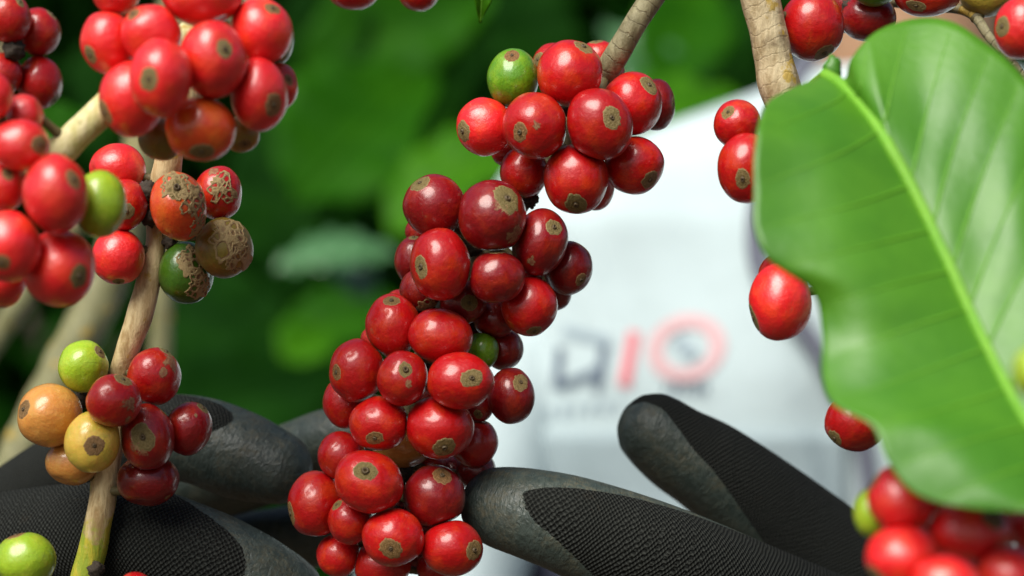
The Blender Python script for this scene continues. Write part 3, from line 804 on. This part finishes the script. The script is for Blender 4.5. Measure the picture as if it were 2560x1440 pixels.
# id, kind, px, py, rx, ry, rot, disc (px,py) or None, depth mm, label
CH = [
 ('T1','green',1283,197,63,71,0,(1280,140),5,'green cherry at the upper rim of the top middle cluster'),
 ('T2','red',1424,184,80,80,0,(1458,117),-3,'large red cherry beside the olive branch, highest of its cluster'),
 ('T3','pink',1211,317,67,70,0,(1158,328),3,'lighter red cherry under the green one, disc facing outward'),
 ('T4','red',1338,315,78,81,0,(1300,330),-8,'red cherry with purplish blush and olive disc, under the green cherry'),
 ('T5','red',1498,311,80,88,25,(1529,295),-9,'glossy red cherry with olive disc in the centre of the top cluster'),
 ('T6','red',1580,259,73,76,0,(1622,213),2,'red cherry under the olive branch, disc tilted to the upper rim'),
 ('T7','dark',1641,262,45,63,0,(1684,258),14,'half hidden dark cherry with its disc in profile over the shirt'),
 ('T8','red',1586,413,70,70,0,(1626,450),1,'red cherry with dark olive disc hanging over the white shirt'),
 ('T9','red',1440,447,76,85,0,(1440,511),-5,'long red cherry with round disc at the foot of the top cluster'),
 ('T10','red',1310,430,58,62,0,(1298,489),6,'red cherry between the top cluster and the dark cluster'),
 ('T11','red',1490,470,44,54,0,None,14,'dim cherry behind the long lowest one of the top cluster'),
 ('T12','red',1386,155,52,46,0,(1344,149),14,'cherry peeping out between the green one and the highest red one'),
 ('T13','red',1497,148,46,46,0,(1490,103),16,'small red cherry top peeping over beside the olive branch'),
 ('T14','red',1520,182,40,44,0,None,18,'sliver of red cherry behind the olive branch foot'),
 ('T15','red',1262,382,32,32,0,None,16,'tiny red sliver under the lighter red cherry of the top cluster'),
 ('M1','dark',1086,514,75,75,0,(1050,458),0,'wine-red cherry at the upper corner of the dark cluster, pale disc on its rim'),
 ('M2','dark',1231,541,84,86,0,(1268,497),-6,'darkest large cherry with brown scab disc on top of the dark cluster'),
 ('M3','dark',1350,606,66,83,-14,(1385,568),0,'dull dark cherry with olive bloom against the shirt'),
 ('M4','red',1100,661,73,88,0,(1052,667),-9,'bright red cherry with tan disc in front of the dark cluster'),
 ('M5','dark',1241,692,70,64,0,(1240,628),-8,'rounded wine-red cherry without visible disc in the centre of the dark cluster'),
 ('M6','dark',1420,669,60,64,0,(1452,699),5,'dark cherry jutting out over the white shirt'),
 ('M7','red',1323,765,67,72,0,(1335,827),0,'glowing red cherry at the lower end of the dark cluster'),
 ('M8','dark',1036,652,48,60,0,(1034,594),9,'half hidden cherry behind the bright red one of the dark cluster'),
 ('M9','dark',1158,755,56,53,0,(1173,757),3,'small cherry with dark olive disc between the dark and lower clusters'),
 ('M10','dark',1236,798,52,46,0,None,10,'shadowed dark cherry under the middle of the dark cluster'),
 ('M11','dark',1052,724,50,52,0,(1070,772),8,'shadowed dark cherry over the lower cluster with a scabbed underside'),
 ('M12','dark',1386,734,41,42,0,None,16,'dark sliver of cherry behind the glowing red one'),
 ('M13','dark',1046,578,32,34,0,None,18,'tiny dark sliver below the upper corner cherry'),
 ('L1','red',983,815,67,77,0,(979,752),0,'red cherry with disc on its crown, highest of the lower cluster'),
 ('L2','red',1101,840,79,66,-8,None,-5,'broad red cherry under the small olive disc one, no disc seen'),
 ('L3','red',892,926,66,77,0,(841,931),-2,'red cherry at the outer flank of the lower cluster, disc in profile'),
 ('L4','red',1006,946,61,67,0,(1014,924),-10,'small red cherry with brown disc facing straight out'),
 ('L5','red',1150,952,83,68,0,(1179,945),-9,'wide red cherry with scratches and tan disc beside the green one'),
 ('L6','dark',1278,990,56,68,0,(1302,956),4,'dark red cherry hanging free over the white shirt'),
 ('L7','red',948,1059,72,66,-5,(937,1096),-5,'wide red cherry with ringed disc low on the lower cluster'),
 ('L8','red',1098,1068,84,76,-8,(1111,1118),-8,'largest red cherry at the bottom of the lower cluster, dark centred disc'),
 ('L9','red',864,1006,55,62,0,None,8,'orange tinted cherry behind the outer flank above the grey fingertip'),
 ('L10','dark',1258,872,49,51,0,None,13,'dark cherry behind the green one over the shirt'),
 ('L11','green',1207,876,38,46,0,None,8,'green cherry squeezed in the lower cluster'),
 ('L12','dark',1194,1014,38,42,0,(1195,1036),7,'small shadowed cherry with tiny olive disc beneath the wide scratched one'),
 ('L13','red',1185,1105,58,61,0,None,8,'dim red cherry above the thumb tip over the shirt'),
 ('L14','orange',1005,1117,72,51,0,None,12,'yellow-orange cherry tucked under the lower cluster'),
 ('L15','red',1003,764,40,40,0,None,20,'small red sliver above the disc crowned cherry'),
 ('L16','dark',1190,1174,48,45,0,(1190,1140),14,'dark cherry in shadow just above the thumb tip'),
 ('L17','red',1076,1160,36,38,0,None,20,'deep red sliver beside the yellow-orange cherry'),
 ('L18','red',931,850,29,32,0,None,18,'tiny red sliver behind the flank of the lower cluster'),
 ('B1','red',854,1139,57,58,0,None,5,'red cherry pressed against the upper fingertip of the glove'),
 ('B2','red',922,1205,84,75,-28,(914,1178),-9,'large oblique red cherry with ringed navel, first of the bottom cluster'),
 ('B3','dark',1086,1241,73,76,0,(1105,1190),-2,'wine-red cherry with grey disc beside the thumb tip'),
 ('B4','red',790,1260,68,79,0,(727,1284),5,'soft red cherry touching the rubber fingertip at the outer side'),
 ('B5','red',874,1301,53,58,0,(842,1263),0,'small red cherry with disc turned to the upper side'),
 ('B6','red',983,1343,75,70,-12,(977,1371),-8,'red cherry with olive star-shaped scar, lowest in front'),
 ('B7','red',1130,1370,73,68,0,(1186,1375),-4,'red cherry with dry rimmed disc under the thumb'),
 ('B8','red',846,1387,53,53,0,None,8,'dim red cherry above the near glove finger at the lower edge'),
 ('B9','red',955,1412,69,60,0,None,6,'red cherry cut by the lower edge under the olive scarred one'),
 ('B10','red',1088,1420,46,40,0,None,10,'red sliver between the two lowest front cherries'),
 ('M14','dark',1316,690,46,46,0,None,17,'dark cherry deep between the free hanging and glowing ones of the dark cluster'),  # unseen fillers added from here to the scabbed node, keeping the gaps dark
 ('L19','dark',1178,818,38,36,0,None,20,'dark cherry in the crevice above the squeezed green one'),
 ('B11','dark',1012,1264,50,50,0,None,18,'dark cherry deep inside the bottom cluster'),
 ('B12','dark',1132,1182,46,46,0,None,24,'dark cherry in the shadow over the wine-red one beside the thumb'),
 ('B13','dark',1046,1388,46,46,0,None,20,'dark cherry deep between the lowest two front ones'),
 ('L20','dark',1062,990,46,46,0,None,17,'dark cherry in the crevice among the four front ones of the lower cluster'),
 ('B14','dark',1082,1318,46,46,0,None,19,'dark cherry in the crevice under the wine-red one'),
 ('A1','pink',294,424,67,64,0,None,2,'clean rosy cherry above the lime one, top of the scabbed node'),
 ('A2','red',312,512,54,62,0,(316,528),-1,'red cherry half hidden by the lime green one'),
 ('A3','pink',296,642,64,67,0,(296,704),-2,'rosy cherry with thin scratches below the lime one'),
 ('A4','orange_red',446,515,67,83,6,(443,470),-11,'orange-red cherry with corky cracked top and raised navel'),
 ('A5','red',546,483,57,65,0,None,3,'red cherry with a cracked corky scab on its shoulder'),
 ('A6','olive',560,620,70,72,0,None,-1,'olive brown cherry covered with russet scab'),
 ('A7','deepgreen',466,682,67,74,0,None,4,'deep green cherry with cracked brown scab'),
 ('C1','lime',208,916,59,63,0,(248,880),4,'lime green cherry at the top of the mixed colour node'),
 ('C2','orange',125,1038,77,75,0,(60,1023),0,'plain orange cherry with disc in profile, outermost of its node'),
 ('C3','red',285,1002,66,64,0,(308,948),-8,'red cherry with a tan streak from its disc, over the branch'),
 ('C4','red',386,941,64,69,0,(415,880),1,'red cherry with peeling scab beside the tan branch'),
 ('C5','dark',367,1092,66,80,8,(357,1093),-6,'deep red cherry with large ragged tan disc'),
 ('C6','dark',471,1071,55,66,-18,(506,1020),2,'deep red specked cherry resting before the rubber finger'),
 ('C7','yellow',232,1104,66,76,-8,(236,1114),-7,'yellow cherry with round olive disc on the branch'),
 ('C8','orange',181,1156,62,56,0,None,4,'dull orange cherry under the yellow one'),
 ('C9','dark',370,1200,73,63,0,None,1,'wine-red specked cherry, lowest of the mixed colour node'),
 ('G1','lime',63,1400,72,66,0,(38,1338),0,'lime green striped cherry in the lower corner'),
 ('G2','red',338,1476,44,44,0,None,0,'red cherry top just showing at the lower edge'),
 ('U1','red',20,45,55,60,0,(50,4),-2,'dim dark cherry at the very upper corner'),
 ('U2','red',95,80,54,58,0,(132,34),0,'dim red cherry with disc up, second from the corner'),
 ('U3','red',4,186,49,52,0,(22,222),0,'dim red cherry cut by the side edge above the pink cluster'),
 ('U4','red',99,206,55,64,0,(135,250),2,'dim deep red cherry hanging lowest in the upper corner group'),
 ('P1','pink',-15,240,45,56,0,None,-4,'bright red sliver on the side edge below the dim cherries'),
 ('P2','pink',62,290,45,53,0,None,4,'small rosy cherry, uppermost of the pink side cluster'),
 ('P3','pink',50,363,70,63,0,(98,362),-2,'rosy cherry with tan disc beside the pale branch'),
 ('P4','pink',140,486,77,95,0,(183,448),-8,'largest rosy cherry beside the lime green one'),
 ('P5','pink',5,462,58,65,0,(20,434),-2,'rosy cherry with tan disc cut by the side edge'),
 ('P6','lime',250,510,64,80,0,None,2,'lime green cherry beside the rosy side cluster'),
 ('P7','pink',20,616,78,86,0,(4,656),-6,'big rosy cherry cut by the side edge, lower half of the cluster'),
 ('P8','pink',148,671,86,91,0,(196,690),-3,'big rosy cherry lowest under the lime green one'),
 ('P9','pink',0,705,62,62,0,None,8,'shadowed red cherry at the side edge, lowest of its cluster'),
 ('Q1','pink',270,105,65,78,0,(226,137),2,'rosy cherry at the outer flank of the top edge cluster'),
 ('Q2','pink',378,84,72,70,0,(335,36),-2,'rosy cherry in the upper row with tan disc at its shoulder'),
 ('Q3','pink',503,-10,97,73,0,None,0,'big rosy cherry cut by the top edge'),
 ('Q4','pink',653,78,75,78,0,(682,22),4,'rosy cherry with green tinted disc at the inner flank'),
 ('Q5','pink',532,148,80,94,0,(562,122),-9,'large rosy cherry with wide tan disc facing out, centre of the top edge cluster'),
 ('Q6','pink',402,196,75,95,0,(372,198),-12,'rosy oval cherry with disc facing out, nearest of the top edge cluster'),
 ('Q7','pink',330,248,78,91,0,(262,282),-3,'rosy cherry touching the end of the pale branch'),
 ('Q8','pink',648,237,68,89,0,(684,262),-1,'rosy cherry with olive disc at the lower inner flank'),
 ('Q9','orange_red',502,322,84,77,0,(504,380),-4,'orange-red cherry, lowest of the top edge cluster'),
 ('Q10','red',700,216,43,56,0,(722,200),12,'red cherry half hidden at the inner flank of the top edge cluster'),
 ('Q11','olive',405,346,56,53,0,None,12,'shadowed olive cherry under the top edge cluster above the scabbed branch'),
 ('Q12','olive',602,336,45,43,0,(612,360),12,'olive-orange cherry behind the orange-red one'),
 ('Q13','pink',290,-15,56,52,0,None,4,'rosy cherry cut by the top edge at the outer flank'),
 ('Q14','deepgreen',674,96,58,72,0,None,16,'green crescent of a cherry behind the inner rosy one'),
 ('S1','red',883,-30,65,52,0,None,0,'red cherry dipping in from the top edge beside the big cluster'),
 ('S2','red',1047,-28,54,53,0,None,0,'red cherry dipping in from the top edge beside the hanging leaf tip'),
 ('V1','red',2030,66,77,84,0,(2062,132),-4,'red oval cherry beside the straw coloured branch'),
 ('V2','dark',2170,44,66,57,0,None,10,'shadowed dark cherry at the top rim of the big leaf'),
 ('V3','green',2186,-32,58,46,0,None,4,'green cherry underside on the top edge above the leaf'),
 ('V4','red',2318,-16,80,56,0,(2292,14),-2,'red cherry with greenish disc on the top edge above the leaf'),
 ('V5','olive',2466,-10,62,50,0,None,4,'olive cherry on the top edge near the corner'),
 ('V6','pink',2558,70,68,76,0,(2506,66),-38,'rosy cherry cut by the side edge above the leaf'),
 ('V7','dark',2110,18,46,62,0,None,12,'dark cherry in shadow between the oval red one and the leaf'),
 ('W1','red',1843,310,56,58,0,(1820,280),-2,'red cherry with pale disc at its top, beside the leaf margin'),
 ('W2','red',1866,420,69,86,0,(1857,448),-8,'red cherry with ringed disc half covered by the leaf margin'),
 ('W3','pink',1950,755,75,94,0,(1882,795),-8,'bright cherry in the notch of the leaf margin'),
 ('W4','red',1948,688,50,52,0,None,6,'red sliver above the bright cherry in the leaf notch'),
 ('W5','red',2140,1054,74,72,0,(2088,1095),-6,'red cherry peeping out under the lower leaf lobe'),
 ('X1','pink',2253,1248,81,83,0,(2186,1206),0,'red cherry with tan disc just below the leaf tip side'),
 ('X2','lime',2181,1283,46,60,0,None,8,'green cherry beside the red ones below the leaf'),
 ('X3','pink',2424,1331,97,78,0,(2484,1296),-2,'wide red cherry with brown disc below the leaf'),
 ('X4','pink',2255,1396,88,80,0,(2190,1440),-6,'large rosy cherry at the lower edge below the green one'),
 ('X5','pink',2362,1466,86,76,0,None,-10,'blurred rosy cherry top at the lower edge'),
 ('X6','pink',2525,1442,82,74,0,None,-6,'rosy cherry in the lower corner below the leaf'),
 ('X7','pink',2578,1318,50,66,0,None,4,'red cherry sliver at the side edge below the leaf'),
 ('X9','red',2338,1330,62,62,0,None,26,'red cherry deep in the crevice below the leaf tip'),  # this and the next three: unseen fillers added to close bright gaps
 ('X10','red',2474,1398,62,62,0,None,26,'red cherry deep between the wide one and the corner one'),
 ('X11','red',2338,1262,60,60,0,None,24,'red cherry tucked between the leaf rim and the wide red one'),
 ('X12','red',2515,1296,60,60,0,None,24,'red cherry tucked under the leaf rim beside the side edge'),
 ('X8','lime',2588,930,54,62,0,None,-48,'yellow-green blurred fruit at the side edge before the leaf'),
]
# settle the depths so that neighbours touch instead of passing through each other
ND = len(CH)
D = np.array([CL[c[0][0]][0] + c[8] / 1000.0 for c in CH])
px = np.array([c[2] for c in CH], float); py = np.array([c[3] for c in CH], float)
rp = np.array([(c[4] + c[5]) / 2 for c in CH], float)
D0 = D.copy()
for it in range(60):
    X = (px - 1280) / K * D; Z = (py - 720) / K * D; rr = rp / K * D
    for i in range(ND):
        for j in range(i + 1, ND):
            dx = X[i] - X[j]; dz = Z[i] - Z[j]; s = 0.94 * (rr[i] + rr[j])
            q = dx * dx + dz * dz
            if q >= s * s: continue
            dy = D[j] - D[i]
            need = math.sqrt(s * s - q)
            if abs(dy) >= need: continue
            sg = 1 if (D0[j] - D0[i]) >= 0 else -1
            push = 0.3 * (need - sg * dy)
            D[i] -= sg * push * 0.5; D[j] += sg * push * 0.5
    D = D * 0.97 + np.clip(D, D0 - .012, D0 + .014) * 0.03

EXTRA = {}   # scabs: id -> (px, py, angular size, kind)
for key, a in (('A4', [(440, 462, .55, 'cork'), (480, 500, .55, 'cork'), (492, 565, .36, 'cork')]), ('A5', [(556, 470, .58, 'cork'), (535, 430, .3, 'film')]), ('A6', [(575, 590, .75, 'cork'), (600, 650, .55, 'cork')]), ('A7', [(478, 650, .55, 'cork'), (500, 715, .5, 'cork')]),
               ('C4', [(425, 905, .42, 'film'), (408, 930, .24, 'film')]), ('C3', [(322, 1010, .34, 'film'), (318, 1045, .2, 'film')]), ('C5', [(350, 1105, .46, 'film')]), ('C6', [(488, 1040, .12, 'film')]),
               ('M2', [(1262, 505, .46, 'film'), (1285, 585, .36, 'film')]), ('M3', [(1330, 650, .2, 'film')]), ('M11', [(1068, 765, .5, 'cork')]), ('T4', [(1340, 314, .16, 'film')]), ('C9', [(415, 1240, .16, 'film')]), ('L4', [(1020, 958, .2, 'film')])):
    EXTRA[key] = a

def basis3(s):
    s = np.array(s) / np.linalg.norm(s)
    h = np.array([0, 0, 1.0]) if abs(s[2]) < 0.9 else np.array([1.0, 0, 0])
    t1 = np.cross(h, s); t1 /= np.linalg.norm(t1)
    return s, t1, np.cross(s, t1)

CC = np.array([P(c[2], c[3], d) for c, d in zip(CH, D)]); RC = np.array([1.05 * (c[4] + c[5]) / 2 / K * d for c, d in zip(CH, D)])
def dent(V, idx):
    """Press the skin flat where a neighbour touches it."""
    dv = CC - CC[idx]; ds = np.linalg.norm(dv, axis=1)
    for j in np.nonzero((ds > 0) & (ds < RC[idx] + RC))[0]:
        n_ = dv[j] / ds[j]
        off = ds[j] * RC[idx] / (RC[idx] + RC[j])
        if off < RC[idx] * .72: continue
        h = (V - CC[idx]) @ n_ - off
        V = V - n_ * (0.00035 * np.logaddexp(0, h / 0.00035))[:, None]
    return V

def make_cherry(row, Dk, idx):
    key, kind, x0, y0, rx, ry, rot, disc, dz, label = row
    rs = random.Random(idx * 7 + 3)
    c = np.array(P(x0, y0, Dk)); cam_p = np.array([0, 0, H])
    v = (c - cam_p); v /= np.linalg.norm(v)
    right = np.array([1.0, 0, 0]) - v[0] * v; right /= np.linalg.norm(right)
    up = np.cross(right, v)
    a, b = 1.05 * rx / K * Dk, 1.05 * ry / K * Dk
    co, si = math.cos(R(rot)), math.sin(R(rot))
    E = np.array([(co * right + si * up) * a, (-si * right + co * up) * b, -v * (a + b) / 2 * rs.uniform(0.95, 1.04)])
    def unit(qx, qy):
        ox, oy = qx - x0, -(qy - y0)
        p1, p2 = (ox * co + oy * si) / rx, (-ox * si + oy * co) / ry
        k = math.hypot(p1, p2)
        if k > 0.985: p1, p2 = p1 / k * .985, p2 / k * .985
        return (p1, p2, math.sqrt(max(0, 1 - p1 * p1 - p2 * p2)))
    if disc: s = unit(*disc)
    else:
        an = rs.uniform(0, 6.28); s = (math.cos(an) * .93, math.sin(an) * .93, -.37)
    s, t1, t2 = basis3(s)
    sd = Vector((idx * 3.7, idx * 1.9, 0)); ph = rs.uniform(0, 6.28)
    fur = 0.022 if kind in ('lime', 'green', 'deepgreen') else 0.007
    def surf(U, lift=0.0):
        """U: unit directions in the ellipse frame -> world points and disc-frame coordinates."""
        U = np.asarray(U)
        z = np.clip(U @ s, -1, 1); x = U @ t1; y = U @ t2
        th = np.arccos(z); fi = np.arctan2(y, x); sn = np.sin(th)
        f = 1 - 0.055 * np.exp(-(th / .30) ** 2) - 0.09 * np.exp(-((math.pi - th) / .28) ** 2)
        f = f + 0.013 * np.cos(2 * fi + ph) * sn ** 2 - fur * np.exp(-(np.cos(fi * 1 + ph) / .16) ** 2) * sn
        f = f + np.array([0.042 * noise.noise(Vector(u * 1.4) + sd) + 0.006 * noise.noise(Vector(u * 4.5) + sd) for u in U])
        return dent(c + (U * f[:, None]) @ E, idx) + (U * (np.zeros(len(U)) + lift)[:, None]) @ E, np.stack([x, y, z], 1)
    nt, nf = 30, 44
    U = []
    for i in range(nt + 1):
        th = min(max(math.pi * i / nt, 0.008), math.pi - 0.008)
        for j in range(nf):
            fi = 2 * math.pi * j / nf
            U.append(math.cos(th) * s + math.sin(th) * (math.cos(fi) * t1 + math.sin(fi) * t2))
    V, pc = surf(np.array(U))
    F = []
    for i in range(nt):
        for j in range(nf):
            j2 = (j + 1) % nf
            F.append((i * nf + j, (i + 1) * nf + j, (i + 1) * nf + j2, i * nf + j2))
    F.append(tuple(range(nf))); F.append(tuple(nt * nf + j for j in range(nf - 1, -1, -1)))
    o = mk('coffee_cherry', V, F, CM[kind], origin=Vector(c), attrs={'pc': pc})
    tag(o, label, 'cherry', CL[key[0]][1])
    # dry disc at the blossom end, with its navel
    if disc:
        ds = rs.uniform(.27, .40)
        if key in ('C5', 'M2', 'T12'): ds = .44
        if key in ('L12', 'B5', 'C1', 'C6'): ds = .30
        e1, e2 = rs.uniform(0.9, 1.15), rs.uniform(0, 6.28)
        nr, ng = 9, 40
        U = [s]; RR = [0.0]; LF = [0.010]
        for i in range(1, nr + 1):
            q = i / nr
            for j in range(ng):
                fi = 2 * math.pi * j / ng
                d = Vector((math.cos(fi), math.sin(fi), 0))
                tm = ds * (1 + .15 * noise.noise(d * 2.2 + sd) + .09 * noise.noise(d * 6 + sd) + .06 * noise.noise(d * 14 + sd) + (e1 - 1) * math.cos(2 * fi + e2))
                th = tm * q
                U.append(math.cos(th) * s + math.sin(th) * (math.cos(fi) * t1 + math.sin(fi) * t2))
                RR.append(q)
                LF.append((.010 + .006 * noise.noise(d * 4 * q + sd) + (.008 if .3 < q < .5 else 0)) if q < .95 else -.006)
        V, pc = surf(np.array(U), np.array(LF))
        F = [(0, 1 + j, 1 + (j + 1) % ng) for j in range(ng)]
        for i in range(nr - 1):
            for j in range(ng):
                j2 = (j + 1) % ng
                F.append((1 + i * ng + j, 1 + (i + 1) * ng + j, 1 + (i + 1) * ng + j2, 1 + i * ng + j2))
        dk = mk('disc', V, F, DISC, o, origin=Vector(c), attrs={'pc': pc, 'rr': np.array(RR)})
        big = 1.6 if key in ('A4', 'B2', 'L4') else rs.uniform(.75, 1.15)
        U = []; LF = []
        prof = [(.004, -.005), (.022, .012), (.04, .055), (.06, .050), (.078, .018), (.09, -.004)]
        for th, l in prof:
            for j in range(14):
                fi = 2 * math.pi * j / 14
                w = 1 + .25 * noise.noise(Vector((math.cos(fi), math.sin(fi), 2)) * 1.5 + sd)
                t = th * big * w
                U.append(math.cos(t) * s + math.sin(t) * (math.cos(fi) * t1 + math.sin(fi) * t2)); LF.append(l * big + .010)
        V, pc = surf(np.array(U), np.array(LF))
        F = [(i * 14 + j, (i + 1) * 14 + j, (i + 1) * 14 + (j + 1) % 14, i * 14 + (j + 1) % 14) for i in range(len(prof) - 1) for j in range(14)]
        F.append(tuple(range(13, -1, -1)))
        mk('navel', V, F, SCAR, dk, origin=Vector(c))
    for n_s, (qx, qy, size, sk) in enumerate(EXTRA.get(key, ())):
        q, u1, u2 = basis3(unit(qx, qy))
        nr, ng = 26, 64
        rs2 = np.random.default_rng(idx * 10 + n_s)
        seeds = rs2.normal(size=(26, 2)) * size * .55
        U = [q]; ang = [(0.0, 0.0)]; RR = [0]
        for i in range(1, nr + 1):
            for j in range(ng):
                fi = 2 * math.pi * j / ng
                d = Vector((math.cos(fi), math.sin(fi), 0))
                tm = size * max(.3, 1 + .55 * noise.noise(d * 1.6 + sd + Vector((n_s * 5, 0, 0))) + .30 * noise.noise(d * 4.5 + sd) + .12 * noise.noise(d * 11 + sd))
                th = tm * i / nr
                U.append(math.cos(th) * q + math.sin(th) * (math.cos(fi) * u1 + math.sin(fi) * u2))
                ang.append((th * math.cos(fi), th * math.sin(fi))); RR.append(i / nr)
        ang = np.array(ang); RR = np.array(RR)
        dd = np.sort(np.linalg.norm(ang[:, None] - seeds[None], axis=2), axis=1)
        e = dd[:, 1] - dd[:, 0]
        ridge = np.clip(1.12 - e / (size * .16), 0, 1)
        ridge = np.where(RR > .86, 1.0, ridge)
        if sk == 'cork': LF = .004 + .026 * ridge - .012 * (1 - ridge)
        else: LF = .006 + .002 * ridge
        LF = np.where(RR > .97, -.008, LF)
        V, pc = surf(np.array(U), LF)
        F = [(0, 1 + j, 1 + (j + 1) % ng) for j in range(ng)]
        for i in range(nr - 1):
            for j in range(ng):
                j2 = (j + 1) % ng
                F.append((1 + i * ng + j, 1 + (i + 1) * ng + j, 1 + (i + 1) * ng + j2, 1 + i * ng + j2))
        sc = mk('scab', V, F, CORK if sk == 'cork' else FILM, o, origin=Vector(c), attrs={'pc': pc, 'ridge': ridge, 'rr': RR})
        sc['label'] = 'cracked corky tan scab' if sk == 'cork' else 'thin dull russet film'
    # stalk to the branch
    back = c + (-s @ E) * .5
    dist = np.linalg.norm(ALLBR - back, axis=1)
    i = dist.argmin()
    if dist[i] < .022:
        p0, p1 = back, ALLBR[i]
        Cc = np.array([p0 + (p1 - p0) * t for t in np.linspace(0, 1, 5)])
        vv, ff, al = tube(Cc, [.0012, .001, .001, .0012, .0015], 8)
        mk('stalk', vv, ff, STALK, o, origin=Vector(c))
for i, row in enumerate(CH): make_cherry(row, float(D[i]), i)

# ------------------------------------------------------------------ the big near leaf
BIG = [  # midrib, near margin, far margin (px, py, D)
    ((2062, 188, 0.4400), (2058, 190, 0.4400), (2066, 184, 0.4400)),
    ((2108, 218, 0.4373), (1990, 216, 0.4333), (2112, 196, 0.4386)),
    ((2180, 300, 0.4300), (1915, 262, 0.4209), (2128, 146, 0.4389)),
    ((2250, 415, 0.4258), (1888, 370, 0.4138), (2192, 78, 0.4453)),
    ((2305, 520, 0.4220), (1886, 480, 0.4100), (2290, 46, 0.4480)),
    ((2345, 605, 0.4186), (1886, 570, 0.4066), (2380, 54, 0.4446)),
    ((2385, 690, 0.4152), (1925, 652, 0.4052), (2460, 104, 0.4412)),
    ((2420, 770, 0.4120), (2030, 730, 0.4060), (2530, 160, 0.4380)),
    ((2458, 850, 0.4076), (2054, 835, 0.4056), (2590, 240, 0.4336)),
    ((2500, 935, 0.4030), (2054, 940, 0.3996), (2650, 370, 0.4290)),
    ((2545, 1020, 0.3973), (2085, 1010, 0.3926), (2700, 540, 0.4233)),
    ((2590, 1090, 0.3927), (2180, 1062, 0.3868), (2740, 720, 0.4140)),
    ((2640, 1160, 0.3880), (2216, 1145, 0.3834), (2770, 900, 0.4030)),
    ((2690, 1220, 0.3838), (2285, 1232, 0.3806), (2790, 1050, 0.3936)),
    ((2740, 1270, 0.3803), (2430, 1272, 0.3785), (2800, 1160, 0.3867)),
    ((2800, 1320, 0.3768), (2640, 1290, 0.3764), (2815, 1260, 0.3803)),
    ((2850, 1360, 0.3740), (2845, 1358, 0.3740), (2855, 1358, 0.3741)),
]
NU, NW = 120, 26
Mc = spline([a[0] for a in BIG], NU + 1); Lc = spline([a[1] for a in BIG], NU + 1); Rc = spline([a[2] for a in BIG], NU + 1)
VS = [0.07, .14, .215, .29, .365, .44, .515, .59, .665, .74, .81, .88]
def big_pt(i, t):
    """t -1 near margin, 0 midrib, 1 far margin."""
    m_, e_ = Mc[i], (Lc[i] if t < 0 else Rc[i])
    k = abs(t)
    q = m_ + (e_ - m_) * k
    return q
bvs = []; bfs = []
for i in range(NU + 1):
    s_ = i / NU
    for j in range(2 * NW + 1):
        t = (j - NW) / NW
        q = big_pt(i, t).copy()
        k = abs(t)
        # quilted between the side veins, gutter along the midrib
        sv_ = s_ - 0.10 * k
        puff = 0
        for a_, b_ in zip([-.01] + VS, VS + [1.0]):
            if a_ <= sv_ < b_:
                puff = math.sin(math.pi * (sv_ - a_) / (b_ - a_)) ** .8
        env = math.sin(math.pi * min(1, max(0, s_))) ** .5
        q[2] -= ((.0004 if t < 0 else .00045) * puff * min(1, k * 3) * (1 - .3 * k) + .004 * math.sin(math.pi * k) * (1 if t < 0 else .6)) * env
        q[2] += -.016 * min(1, s_ * 6) + 0.0022 * noise.noise(Vector((s_ * 4, t * 2, 3))) * env
        bvs.append(P(*q))
mW = 2 * NW + 1
for i in range(NU):
    for j in range(2 * NW):
        bfs.append((i * mW + j, (i + 1) * mW + j, (i + 1) * mW + j + 1, i * mW + j + 1))
leaf = empty('coffee_leaf', P(2062, 188, .440))
tag(leaf, 'large glossy green leaf in front of the straw coloured branch', 'leaf')
bl = mk('blade', bvs, bfs, LEAF_NEAR, leaf)
m = bl.modifiers.new('thick', 'SOLIDIFY'); m.thickness = 0.0004
bvs = np.array([tuple(v) for v in bvs])
Cm = bvs.reshape(NU + 1, mW, 3)[:, NW]
v, f, al = tube(Cm + np.array([0, -.0004, 0]), np.linspace(.0014, .0007, NU + 1), 10)
mk('midrib', v, f, LEAF_RIB, bl)
G3 = bvs.reshape(NU + 1, mW, 3)
for s0 in VS:
    for sd_ in (-1, 1):
        C = []
        for k in np.linspace(0.0, .94, 18):
            i = min(NU, int(round((s0 + 0.10 * k) * NU)))
            f_ = (s0 + .10 * k) * NU
            i0 = min(NU - 1, int(f_)); fr = min(1, f_ - i0)
            jf = NW + sd_ * k * NW; j0 = min(2 * NW - 1, int(math.floor(jf))); fj = jf - j0
            p_ = (G3[i0, j0] * (1 - fr) + G3[i0 + 1, j0] * fr) * (1 - fj) + (G3[i0, j0 + 1] * (1 - fr) + G3[i0 + 1, j0 + 1] * fr) * fj
            C.append(p_ + np.array([0, .00005, 0]))
        v, f, al = tube(np.array(C), np.linspace(.00042, .00014, 18), 6)
        mk('vein', v, f, LEAF_VEIN, bl)
# petiole and the bud at the axil
C = spline([tuple(P(1985, 262, .487)) + (.0016,), tuple(P(2020, 225, .475)) + (.0014,), tuple(P(2064, 190, .440)) + (.0015,)], 14)
v, f, al = tube(C[:, :3], C[:, 3], 10)
mk('petiole', v, f, LEAF_RIB, leaf)
v, f = ellipsoid((0, 0, 0), (.0022, .002, .0032), 10, 14)
v = np.array([q * (1 + .3 * noise.noise(Vector(q * 700))) for q in v]) + np.array(P(2082, 176, .446))
mk('bud', v, f, LEAF_NEAR, leaf)

# leaf tip hanging in from the top edge
V, F = leaf_grid(.020, .0075, .25, .04, .35, seed=1)
B = basis(-88, 10, 25)
o = mk('coffee_leaf', V @ B + np.array(P(1196, -140, .52)), F, LEAF_LIME, origin=P(1196, -140, .52))
m = o.modifiers.new('thick', 'SOLIDIFY'); m.thickness = 0.0003
rv, rf = rib_of(V, 8, 22, .0003)
mk('midrib', rv @ B + np.array(P(1196, -140, .52)), rf, LEAF_RIB, o)
tag(o, 'small curled leaf tip hanging in from the top edge', 'leaf')
